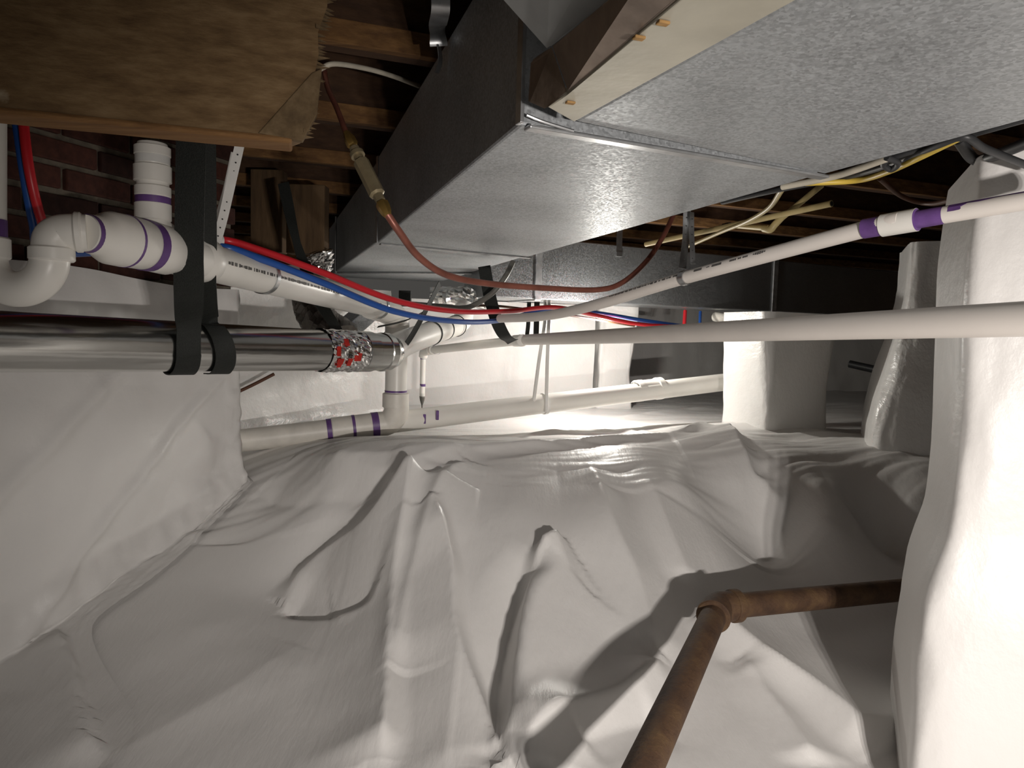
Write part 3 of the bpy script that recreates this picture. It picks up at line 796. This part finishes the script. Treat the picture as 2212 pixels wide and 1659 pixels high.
lathe('coupling', h3 - rdir * .045, rdir, [(0, .0505), (.004, .0515), (.07, .0515), (.075, .049)], 'pvc', dr, 40)
band(h3 + rdir * .020, rdir, .0520, .022, dr)
wy0 = h3 + rdir * .03
lathe('wye', wy0, pdir, [(0, .050), (.004, .0525), (.05, .0525), (.06, .0475), (.14, .0475), (.15, .0525), (.19, .0525), (.194, .050)], 'pvc', dr, 40)
# vent valve on the wye branch
vc = P(333, 500, 1.50)
tube('wye_branch', [P(372, 535, 1.56), P(352, 508, 1.525), P(333, 492, 1.50), P(331, 470, 1.50)], R2 * 1.05, 'pvc', dr, 28, 8)
vv = P(331, 478, 1.50)
lathe('branch_hub', vv, Z, [(0, .033), (.003, .0365), (.036, .0365), (.038, .034)], 'pvc', dr, 36)
band(vv + Z * .044, Z, .0345, .014, dr)
lathe('adapter', vv + Z * .038, Z, [(0, .0335), (.014, .0345), (.016, .036), (.034, .036), (.037, .032), (.044, .032), (.046, .0375), (.078, .0375), (.080, .034)], 'pvc', dr, 36)
va = vv + Z * .118
vo_ = lathe('vent_valve', va, Z, [(0, .033), (.002, .034), (.020, .034), (.021, .036), (.038, .036), (.040, .031), (.046, .029), (.050, .018)], 'pvc', dr, 36)
band(va + Z * .011, Z, .034, .016, dr, 'clear_band', 'clear_band')
# long pipe with a printed line
tube('long_pipe', [pa_at(390), pb], R3, 'pvc', dr, 36, 20)
n1 = (FWD * -1 - pdir * (FWD * -1).dot(pdir)).normalized(); n2 = pdir.cross(n1); n2 = n2 if n2.z > 0 else -n2
def print_marks(root, fn_c, ax, r, th, s_list, hgt):
    n1 = (FWD * -1 - ax * (FWD * -1).dot(ax)).normalized(); n2 = ax.cross(n1); n2 = n2 if n2.z > 0 else -n2
    nn = (n1 * math.cos(th) + n2 * math.sin(th)).normalized(); tt = ax.cross(nn)
    bm = bmesh.new()
    for c, l, h in s_list:
        add_box(bm, fn_c + ax * c + nn * (r + .0004), l / 2, h / 2, .0004, (ax, tt, nn))
    o = from_bm('printed_line', bm, 'print'); tag(o, 'printed grey lettering line', kind='stuff'); attach(o, root); return o
random.seed(2); marks_ = []; s = 0.0
while s < 0.95:
    l = random.choice((.003, .005, .008)); marks_.append((s, l, random.uniform(.005, .009))); s += l + random.choice((.002, .002, .003, .008))
print_marks(dr, pa_at(440), pdir, R3, math.radians(-2), marks_, .007)
for px in (570, 845):
    c = pa_at(px) if px < 815 else pb
    lathe('pipe_hanger', c, pdir, [(-.008, R3 + .0005), (-.008, R3 + .003), (.008, R3 + .003), (.008, R3 + .0005)], 'strap_metal', dr, 36, False)

# tubes: red and blue water lines
def tubes(name, pts, r, mat, label):
    o = tube(name, pts, r, mat, None, 14, 10); return tag(o, label, 'tube')
rt = .0085
clamp = P(470, 524, 1.70)
red = [P(44, 200, 1.46), P(62, 360, 1.46), P(88, 470, 1.50), P(112, 520, 1.56), P(200, 525, 1.72), P(340, 512, 1.86), P(470, 517, 1.72), P(560, 540, 1.80), P(700, 590, 1.98), P(850, 648, 2.2), P(980, 672, 2.45), P(1100, 672, 2.75), P(1200, 664, 3.0), P(1290, 682, 3.3), P(1380, 700, 3.6), P(1475, 706, 3.9)]
blue = [P(36, 260, 1.48), P(52, 370, 1.48), P(72, 480, 1.52), P(92, 540, 1.58), P(200, 545, 1.74), P(340, 530, 1.88), P(468, 532, 1.70), P(560, 558, 1.78), P(700, 612, 1.96), P(850, 672, 2.18), P(980, 694, 2.45), P(1080, 692, 2.75), P(1190, 668, 3.0), P(1290, 676, 3.35), P(1390, 692, 3.65), P(1475, 704, 3.95)]
tubes('water_line', red, .0098, 'red_tube', 'red plastic water tube sagging beneath the supply duct')
tubes('water_line', blue, .0098, 'blue_tube', 'blue plastic water tube sagging beneath the supply duct')
tubes('riser_tube', [P(1480, 672, 4.2), P(1478, 706, 4.1)], .011, 'red_tube', 'short red upright tube below the far duct')
tubes('riser_tube', [P(1513, 674, 4.2), P(1512, 702, 4.1)], .009, 'blue_tube', 'short blue upright tube below the far duct')
# white perforated hanger
hg = thing('perforated_hanger', 'white perforated plastic hanger clamping the red and blue tubes', 'hanger', tuple(clamp))
ribbon('strap_front', [P(524, 286, 1.57), P(498, 400, 1.61), P(482, 470, 1.65), P(468, 522, 1.68)], [RIGHT, RIGHT, RIGHT], .021, 'white_strap', hg, .002)
ribbon('strap_back', [P(506, 330, 1.72), P(486, 420, 1.74), P(462, 500, 1.73), P(456, 520, 1.71)], [RIGHT * .8 + FWD * .6], .016, 'white_strap', hg, .002)
lathe('clamp_ring', P(463, 523, 1.70), (P(560, 540, 1.8) - P(470, 517, 1.72)), [(-.012, .016), (-.012, .020), (.016, .020), (.016, .016)], 'white_strap', hg, 24, False)
for k in range(11):
    f = .06 + k * .088
    a, b, c_ = V(P(516, 322, 1.577)), V(P(490, 436, 1.628)), V(P(468, 522, 1.677))
    p = a.lerp(b, f * 1.7) if f < .588 else b.lerp(c_, (f - .588) / .412)
    lathe('hole', p, FWD, [(-.0008, .0018), (.0008, .0018)], 'hole', hg, 8)

# ================================================================== COPPER LINE with a valve
cu = thing('copper_line', 'reddish copper line with a brass flare union looping under the duct', 'tube', tuple(P(800, 380, 1.35)))
tube('tube', [P(700, 150, 1.62), P(708, 190, 1.58), P(728, 235, 1.52), P(748, 288, 1.46)], .0060, 'copper', cu, 14)
fa, fb = P(748, 286, 1.46), P(836, 462, 1.40); fd = (fb - fa).normalized(); fl_ = (fb - fa).length
def fr_(t): return fa + fd * fl_ * t
lathe('flare_nut', fr_(0), fd, [(0, .007), (.008, .009), (.018, .012), (.034, .0125), (.038, .010)], 'brass', cu, 6)
lathe('union', fr_(.20), fd, [(0, .0105), (.012, .0105), (.013, .015), (.022, .015), (.023, .010), (.034, .010)], 'valve_body', cu, 20)
lathe('valve_body', fr_(.36), fd, [(0, .011), (.003, .0165), (.088, .0165), (.092, .011), (.106, .0105)], 'valve_body', cu, 8)
lathe('flare_nut', fr_(.86), fd, [(0, .010), (.003, .0135), (.014, .0135), (.028, .011), (.036, .0075)], 'brass', cu, 6)
tube('tube', [fr_(1.0), P(862, 500, 1.42), P(905, 555, 1.50), P(965, 594, 1.58), P(1050, 612, 1.68), P(1170, 622, 1.80), P(1290, 626, 1.95), P(1345, 610, 2.02), P(1395, 566, 2.1), P(1430, 515, 2.18), P(1456, 462, 2.28), P(1475, 420, 2.38)], .0078, 'copper', cu, 16)

# other cables around the ducts
def cable(pts, r, mat, label, name='cable'):
    o = tube(name, pts, r, mat, None, 10, 8); return tag(o, label, 'cable')
cable([P(690, 150, 1.6), P(722, 138, 1.6), P(790, 148, 1.7), P(850, 165, 1.8), P(905, 186, 1.9)], .006, 'cream_cable', 'pale cable drooping between the splintered beam and the duct')
cable([P(870, 655, 2.95), P(960, 662, 2.9), P(1010, 664, 2.85), P(1060, 636, 2.8), P(1090, 600, 2.8), P(1108, 566, 2.85)], .011, 'grey_cable', 'grey cable curving up behind the broad black strap')
cable([P(498, 854, 2.85), P(545, 832, 2.9), P(592, 808, 2.95)], .007, 'brown_cable', 'thin brown cable against the far liner below the silver duct')
cable([P(930, 668, 3.1), P(1040, 660, 3.15), P(1120, 666, 3.2), P(1250, 684, 3.4), P(1370, 704, 3.8)], .006, 'brown_cable', 'dark brown cable running behind the red tube')
# along the right edge of the supply duct
rz = .318
cable([Pz(1690, 404, rz), Pz(1790, 384, rz), Pz(1850, 366, rz), Pz(1916, 342, rz)], .0065, 'cream_cable', 'cream cable lying along the right edge of the supply duct')
cable([Pz(1560, 437, rz + .03), Pz(1690, 408, rz + .02), Pz(1820, 384, rz + .02), Pz(1915, 358, rz + .01), Pz(2000, 325, rz), Pz(2080, 296, rz), Pz(2130, 322, rz - .01), Pz(2240, 366, rz - .02)], .0062, 'black_cable', 'black cable following the duct edge to the nearest pier')
cable([Pz(1740, 396, rz + .01), Pz(1850, 390, rz + .01), Pz(1920, 370, rz), Pz(1990, 338, rz - .005), Pz(2072, 298, rz)], .0058, 'yellow_cable', 'yellow cable bowed below the right edge of the duct')
cable([Pz(1915, 340, rz), Pz(1940, 352, rz - .005), Pz(1925, 366, rz - .008), Pz(1910, 352, rz - .002), Pz(1960, 330, rz + .006), Pz(2212, 258, rz + .012)], .0055, 'black_cable', 'black cable knotted in a small loop at the duct edge')
cable([Pz(1690, 408, .36), Pz(1660, 450, .37), Pz(1610, 480, .38), Pz(1560, 500, .38), Pz(1480, 535, .36)], .007, 'cpvc', 'yellowish cable hanging in front of the cream pipes')
cable([Pz(1900, 385, .42), Pz(1950, 425, .42), Pz(2010, 440, .40), Pz(2080, 425, .36)], .007, 'brown_cable', 'brown cable drooping towards the purple primed pipe')
cable([Pz(2070, 300, rz + .04), Pz(2105, 345, rz + .03), Pz(2150, 335, rz + .02), Pz(2240, 300, rz + .02)], .010, 'black_cable', 'thick black cable bending over the top of the nearest pier')

# cream plastic pipes under the joists on the right
cp = thing('open_pipe', 'cream plastic pipe with an open end under the right joists', 'pipe', tuple(P(1600, 480, 2.5)))
tube('pipe', [P(1395, 528, 3.0), P(1795, 440, 2.28)], .0105, 'cpvc', cp, 18)
ca_ = (P(1795, 440, 2.28) - P(1395, 528, 3.0)).normalized()
lathe('open_end', P(1795, 440, 2.28) - ca_ * .004, ca_, [(0, .0112), (.006, .0112), (.006, .0085), (.0062, .0085)], 'cpvc', cp, 18)
lathe('bore', P(1795, 440, 2.28) + ca_ * .0025, ca_, [(0, .0085), (.0008, .0085)], 'hole', cp, 18)
lathe('tape_wrap', P(1570, 489, 2.66), ca_, [(-.016, .0115), (-.016, .0135), (.016, .0135), (.016, .0115)], 'black_web', cp, 16, False)
ep = thing('elbow_pipe', 'cream plastic elbow pipe rising to the joists behind the open pipe', 'pipe', tuple(P(1660, 490, 2.5)))
tube('pipe', [P(1570, 486, 2.75), P(1640, 492, 2.55), P(1660, 493, 2.5)], .010, 'cpvc', ep, 16)
tube('elbow', [P(1650, 494, 2.52), P(1664, 496, 2.49), P(1674, 485, 2.48), P(1690, 468, 2.48)], .0125, 'cpvc', ep, 16)
tube('riser', [P(1685, 474, 2.48), P(1775, 400, 2.48)], .0105, 'cpvc', ep, 16)

# perforated metal hanger carrying the primed pipe
# ================================================================== PRIMED CONDENSATE PIPE (sloping, purple)
pp = thing('condensate_pipe', 'white plastic pipe with purple primed coupling rising to the right', 'pipe', tuple(P(1700, 540, 1.5)))
RP = .0160
q0 = P(2330, 414, 1.05); q1 = P(1880, 492, 1.30); q2 = P(1480, 600, 1.74); q3 = P(1300, 655, 2.05); q4 = P(1180, 682, 2.35); q5 = P(1080, 688, 2.62)
qd_ = (q0 - q1).normalized()
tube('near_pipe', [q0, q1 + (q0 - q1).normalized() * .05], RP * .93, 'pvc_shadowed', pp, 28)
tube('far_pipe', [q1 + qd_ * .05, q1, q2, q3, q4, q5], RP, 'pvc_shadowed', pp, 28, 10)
lathe('coupling', q1 + qd_ * .020, qd_, [(0, .0180), (.002, .0205), (.060, .0205), (.062, .0205), (.0622, .0165)], 'pvc', pp, 32)
cpl_end = q1 + qd_ * .0815
lathe('primer_band', cpl_end, qd_, [(0, .0198), (.0015, .0198), (.002, .0158), (.035, .0156), (.045, .0152)], 'primer', pp, 32, False)
band(q1 + qd_ * .006, qd_, RP * 1.12, .036, pp)
# primer runs along the upper side of the near pipe
bm = bmesh.new()
nn2 = qd_.cross(FWD); nn2 = (nn2 if nn2.z > 0 else -nn2).normalized(); nf = (FWD * -1 - qd_ * (FWD * -1).dot(qd_)).normalized()
pts_t = []
for k in range(30):
    s = .055 + k * .0095; w = .5 + .35 * noise.noise((k * .35, 1, 2))
    a0_, a1_ = math.radians(95), math.radians(44 - 40 * (k < 3) + 18 * noise.noise((k * .3, 5, 5)) + 14 * (k / 29))
    row = []
    for t in range(4):
        a = a0_ + (a1_ - a0_) * t / 3
        row.append(bm.verts.new(cpl_end + qd_ * s + (nn2 * math.sin(a) + nf * math.cos(a)) * RP * .965))
    pts_t.append(row)
for a, b in zip(pts_t, pts_t[1:]):
    for t in range(3): bm.faces.new((a[t], a[t + 1], b[t + 1], b[t]))
o = from_bm('primer_run', bm, 'primer'); attach(o, pp)
# print on the pipe
pd2 = (q1 - q2).normalized()
ml = [(.000, .026, .0055), (.022 + .012, .010, .0018), (.062, .030, .0055)]
s = .105
for l in (.004, .004, .004, .004): ml.append((s, l, .0045)); s += .0052
s += .004
for l in (.004, .004): ml.append((s, l, .004)); s += .0052
s += .004
for l in (.004, .004, .004): ml.append((s, l, .004)); s += .0052
s += .014
for k in range(6): ml.append((s + k * .006, .0045, .003 + .004 * math.sin(k * .6)))
print_marks(pp, P(1524, 581, 1.69) - V((0, 0, 0)), pd2, RP * 0 + .0002 + 0.0, 0, [], .006) if False else None
cpr = q2 + pd2 * (P(1522, 588, 1.69) - q2).dot(pd2)
print_marks(pp, cpr, pd2, RP, math.radians(30), ml, .006)
random.seed(4); marks_ = []; s = 0.0
pd3 = (q2 - q3).normalized()
while s < .30:
    l = random.choice((.004, .006, .009)); marks_.append((s, l, random.uniform(.003, .006))); s += l + random.choice((.002, .003, .006))
print_marks(pp, q3 + pd3 * .06, pd3, RP * 1.0, math.radians(38), marks_, .006)
lathe('hanger_loop', q2, pd2, [(-.009, RP + .001), (-.009, RP + .003), (.009, RP + .003), (.009, RP + .001)], 'strap_metal', pp, 28, False)
mh = thing('metal_hanger', 'galvanised perforated steel straps dropping to the sloping white pipe', 'hanger', tuple(P(1485, 560, 1.76)))
ribbon('strap', [P(1484, 455, 1.80), P(1481, 520, 1.80), P(1474, 580, 1.77)], [RIGHT, RIGHT * .9 + FWD * .3, RIGHT], .019, 'strap_metal', mh, .0012)
ribbon('strap', [P(1495, 458, 1.78), P(1494, 500, 1.78), P(1497, 570, 1.765)], [RIGHT * .9 + FWD * .5, RIGHT, RIGHT], .013, 'strap_metal', mh, .0012)
for k in range(6):
    lathe('hole', P(1484 - k * 1.2, 470 + k * 18, 1.796 - k * .003), FWD, [(-.0008, .0016), (.0008, .0016)], 'hole', mh, 8)
    lathe('hole', P(1496, 473 + k * 17, 1.776 - k * .002), FWD, [(-.0008, .0014), (.0008, .0014)], 'hole', mh, 8)

# ================================================================== HORIZONTAL WHITE PIPE
hp = thing('white_pipe', 'long horizontal white plastic pipe crossing in front of the piers', 'pipe', tuple(P(1700, 710, 1.3)))
RH = .0240
h0 = P(2330, 684, .84); h1 = P(1136, 734, 3.05)
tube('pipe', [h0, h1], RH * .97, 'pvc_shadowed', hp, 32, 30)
hd = (h0 - h1).normalized()
tube('far_pipe', [h1, P(1060, 742, 3.30), P(925, 757, 3.75)], RH * .9, 'pvc', hp, 24)
collar('coupling', P(1120, 736, 3.1), hd, RH * 1.10, .12, 'pvc', hp)
band(P(1127, 735, 3.07), hd, RH * 1.11, .012, hp)
collar('coupling', P(935, 756, 3.72), hd, RH * 1.08, .05, 'pvc', hp)
band(P(944, 755, 3.69), hd, RH * 1.08, .008, hp)
tube('elbow', [P(930, 757, 3.73), P(917, 760, 3.78), P(914, 770, 3.80)], RH * 1.02, 'pvc', hp, 20)
tube('riser', [P(914, 768, 3.80), P(912, 858, 3.80)], RH * .62, 'pvc', hp, 20)
band(P(914, 774, 3.80), Z, RH * .64, .010, hp)
band(P(913, 832, 3.80), Z, RH * .64, .014, hp)
lathe('nozzle', P(912, 856, 3.80), -Z, [(0, .016), (.02, .013), (.05, .004), (.08, .002)], 'grey_cable', hp, 12)

# ================================================================== SEWER: stack and lower pipe
sw = thing('sewer_pipe', 'thick white drain stack with elbow and low pipe along the ledge', 'pipe', tuple(P(860, 940, 2.86)))
RW = .0445
tube('stack', [P(858, 700, 2.86), P(855, 850, 2.86)], RW, 'pvc', sw, 32)
lathe('stack_hub', P(858, 716, 2.86), -Z, [(0, .044), (.004, .054), (.085, .054), (.09, .046)], 'pvc', sw, 32)
tube('top_elbow', [P(800, 660, 2.6), P(835, 672, 2.72), P(856, 690, 2.84), P(858, 735, 2.86)], .050, 'pvc', sw, 28)
lathe('stack_hub', P(855, 848, 2.86), -Z, [(0, .046), (.004, .054), (.058, .054), (.062, .050)], 'pvc_dirty', sw, 32)
band(P(855, 845, 2.86), Z, RW, .008, sw)
lp0 = P(478, 957, 2.68); lpm = P(845, 915, 2.86)
tube('elbow', [P(856, 868, 2.86), P(856, 888, 2.865), P(848, 905, 2.87), P(835, 914, 2.87), P(815, 917, 2.86)], .051, 'pvc_dirty', sw, 28, 8)
tube('low_pipe', [lp0, P(815, 917, 2.86)], RW, 'pvc_dirty', sw, 32)
ld = (P(815, 917, 2.86) - lp0).normalized()
def on_low(px):
    e = P(815, 917, 2.86); return min((lp0 + (e - lp0) * q / 400 for q in range(401)), key=lambda p: abs(proj(p)[0] - px))
for px in (740, 788):
    collar('coupling', on_low(px), ld, .0500, .085, 'pvc_dirty', sw)
band(on_low(714), ld, .0460, .030, sw); band(on_low(764), ld, .0500, .012, sw); band(on_low(810), ld, .0510, .028, sw)
lq = P(1620, 819, 3.72); lm = P(850, 912, 2.90)
tube('run_pipe', [lm, P(1175, 872, 3.22), lq], RW * 1.02, 'pvc', sw, 32)
rdv = (lq - P(1175, 872, 3.22)).normalized()
lathe('repair_coupling', P(1372, 845, 3.44), rdv, [(0, .046), (.004, .054), (.04, .054), (.045, .051), (.12, .051), (.125, .056), (.155, .056), (.16, .046)], 'pvc', sw, 32)
band(P(1372, 846, 3.435), rdv, .0465, .010, sw, 'grey_cable', 'rubber_ring')
for px, py in ((917, 905), (945, 897)):
    c = P(px, py, 2.95); lathe('primer_band', c, P(1175, 872, 3.22) - lm, [(-.006, .0460), (.006, .0460)], 'primer', sw, 32, False) if False else None
    box('primer_smear', P(px, py, 2.918), .006, .004, .020, 'primer', sw, None, .002)
# cord ties hanging the low pipe
for (a, b, dd_, lb) in (((1178, 690), (1153, 868), 3.16, 'left white tie cord holding the low white pipe'), ((1186, 690), (1180, 890), 3.15, 'right white tie cord holding the low white pipe')):
    o = tube('tie_cord', [P(a[0], a[1] - 40, dd_ + .05), P(a[0], a[1], dd_), P((a[0] + b[0]) / 2 - 1, (a[1] + b[1]) / 2, dd_), P(b[0], b[1], dd_)], .0085, 'white_strap', None, 10); tag(o, lb, 'cord')
o = lathe('tie_cord', P(1176, 872, 3.22), rdv, [(-.008, .0457), (-.008, .050), (.008, .050), (.008, .0457)], 'white_strap', None, 32, False); tag(o, 'white cord loop wrapped round the low white pipe', 'cord')

# ================================================================== FLEX DUCT and boot behind the drain
fx = thing('flex_duct', 'wrinkled dark foil flexible duct behind the sloping drain', 'duct', tuple(P(690, 690, 2.9)))
def ribs(q, nrm, i, k): return nrm * ((.006 if i % 2 else -.006) + noise.noise(q * 35) * .006)
path = catmull([P(672, 600, 3.0), P(672, 655, 2.95), P(695, 700, 2.85), P(745, 735, 2.75)], 10)
bm = bmesh.new(); add_tube(bm, path, .072, 36, True, ribs); o = from_bm('sleeve', bm, 'black_foil'); attach(o, fx)
bt_ = thing('duct_boot', 'small grey sheet metal duct angled behind the silver duct', 'duct', tuple(P(770, 700, 2.9)))
bar('boot_body', P(815, 655, 3.05), P(722, 735, 2.86), .09, .07, 'galvanised', bt_, bev=.004)
bar('boot_flange', P(806, 662, 2.98), P(735, 724, 2.84), .006, .004, 'cleat', bt_, bev=.001)
# foil scraps under the timber block and wall cavity
def crum2(q, nrm, i, k): return nrm * (noise.noise(q * 45) * .02 + noise.noise(q * 110) * .008)
bm = bmesh.new(); add_tube(bm, catmull([P(690, 545, 2.75), P(698, 568, 2.75), P(700, 590, 2.75)], 8), [.035, .05, .055, .055, .05, .05, .045, .045, .04, .04, .035, .03, .03, .025, .02, .02, .015][:17], 28, True, crum2)
o = from_bm('foil_wrap', bm, 'foil'); tag(o, 'crumpled foil wrapped under the hanging timber block', 'foil')
# metal hanger strip at the top, by the duct
ms = thing('bent_hanger', 'bent shiny metal hanger strip at the top beside the duct', 'hanger', tuple(P(948, 60, 1.35)))
ribbon('strip', [P(950, -40, 1.32), P(952, 20, 1.34), P(945, 60, 1.40), P(948, 100, 1.42)], [RIGHT, RIGHT, RIGHT * .6 + FWD, RIGHT], .036, 'strap_metal', ms, .0015)
ribbon('tail', [P(948, 96, 1.42), P(951, 130, 1.43), P(943, 158, 1.44)], [RIGHT * .4 + FWD, RIGHT * .4 + FWD], .016, 'strap_metal', ms, .0015)

# black boots and clamps seen under the supply duct
for (px, py, d, wpx, hpx, nm, lb, ct, mt_) in ((875, 645, 3.3, 26, 34, 'duct_clip', 'black clip under the end of the supply duct', 'clip', 'black_web'),
                                         (865, 688, 3.0, 10, 44, 'duct_clip', 'dark upright clip beside the drain stack top', 'clip', 'black_web')):
    o = box(nm, P(px, py, d), px2m(wpx, d) / 2, .015, px2m(hpx, d) / 2, mt_, None, None, .003); tag(o, lb, ct)
bm = bmesh.new(); add_tube(bm, catmull([P(930, 640, 3.6), P(1000, 640, 3.6), P(1060, 652, 3.6)], 8), .045, 24, True, crum2)
o = from_bm('foil_wrap', bm, 'foil'); tag(o, 'crumpled foil insulation under the far end of the supply duct', 'foil')
# drain stub below the cross duct
o = tube('pipe_stub', [P(1545, 684, 4.3), P(1575, 690, 4.2)], .030, 'pvc_dirty', None, 20); tag(o, 'short cream pipe stub under the far duct', 'pipe')

# ================================================================== RUSTY PIPE
rp = thing('iron_pipe', 'rusty iron pipe with an elbow standing in front of the draped slope', 'pipe', tuple(P(1380, 1659, 1.12)))
RI = .0302
el = P(1550, 1312, 1.70)
lo_ = P(1330, 1790, .98); arm = P(2080, 1262, 2.05)
ld2 = (el - lo_).normalized(); ad = (arm - el).normalized()
tube('upright', [lo_, el - ld2 * .03], RI, 'rusty_iron', rp, 32)
tube('arm', [el + ad * .03, arm], RI, 'rusty_iron', rp, 32)
tube('elbow', [el - ld2 * .055, el - ld2 * .03, el + ld2 * .0 + ad * .004, el + ad * .03, el + ad * .055], .0365, 'rusty_iron', rp, 28, 8)
collar('elbow_band', el - ld2 * .05, ld2, .0405, .022, 'rusty_iron', rp)
collar('elbow_band', el + ad * .052, ad, .0405, .022, 'rusty_iron', rp)
lathe('elbow_plug', el + ld2 * .02 - ad * .005, (ld2 - ad * .4), [(0, .022), (.022, .022), (.026, .016)], 'rusty_iron', rp, 20)

# dark rubble pipe seen past the middle pier
o = tube('waste_pipe', [P(1835, 786, 5.2), P(1925, 806, 5.0)], .028, 'black_cable', None, 16); tag(o, 'dark pipe stub in the gloom right of the middle pier', 'pipe')
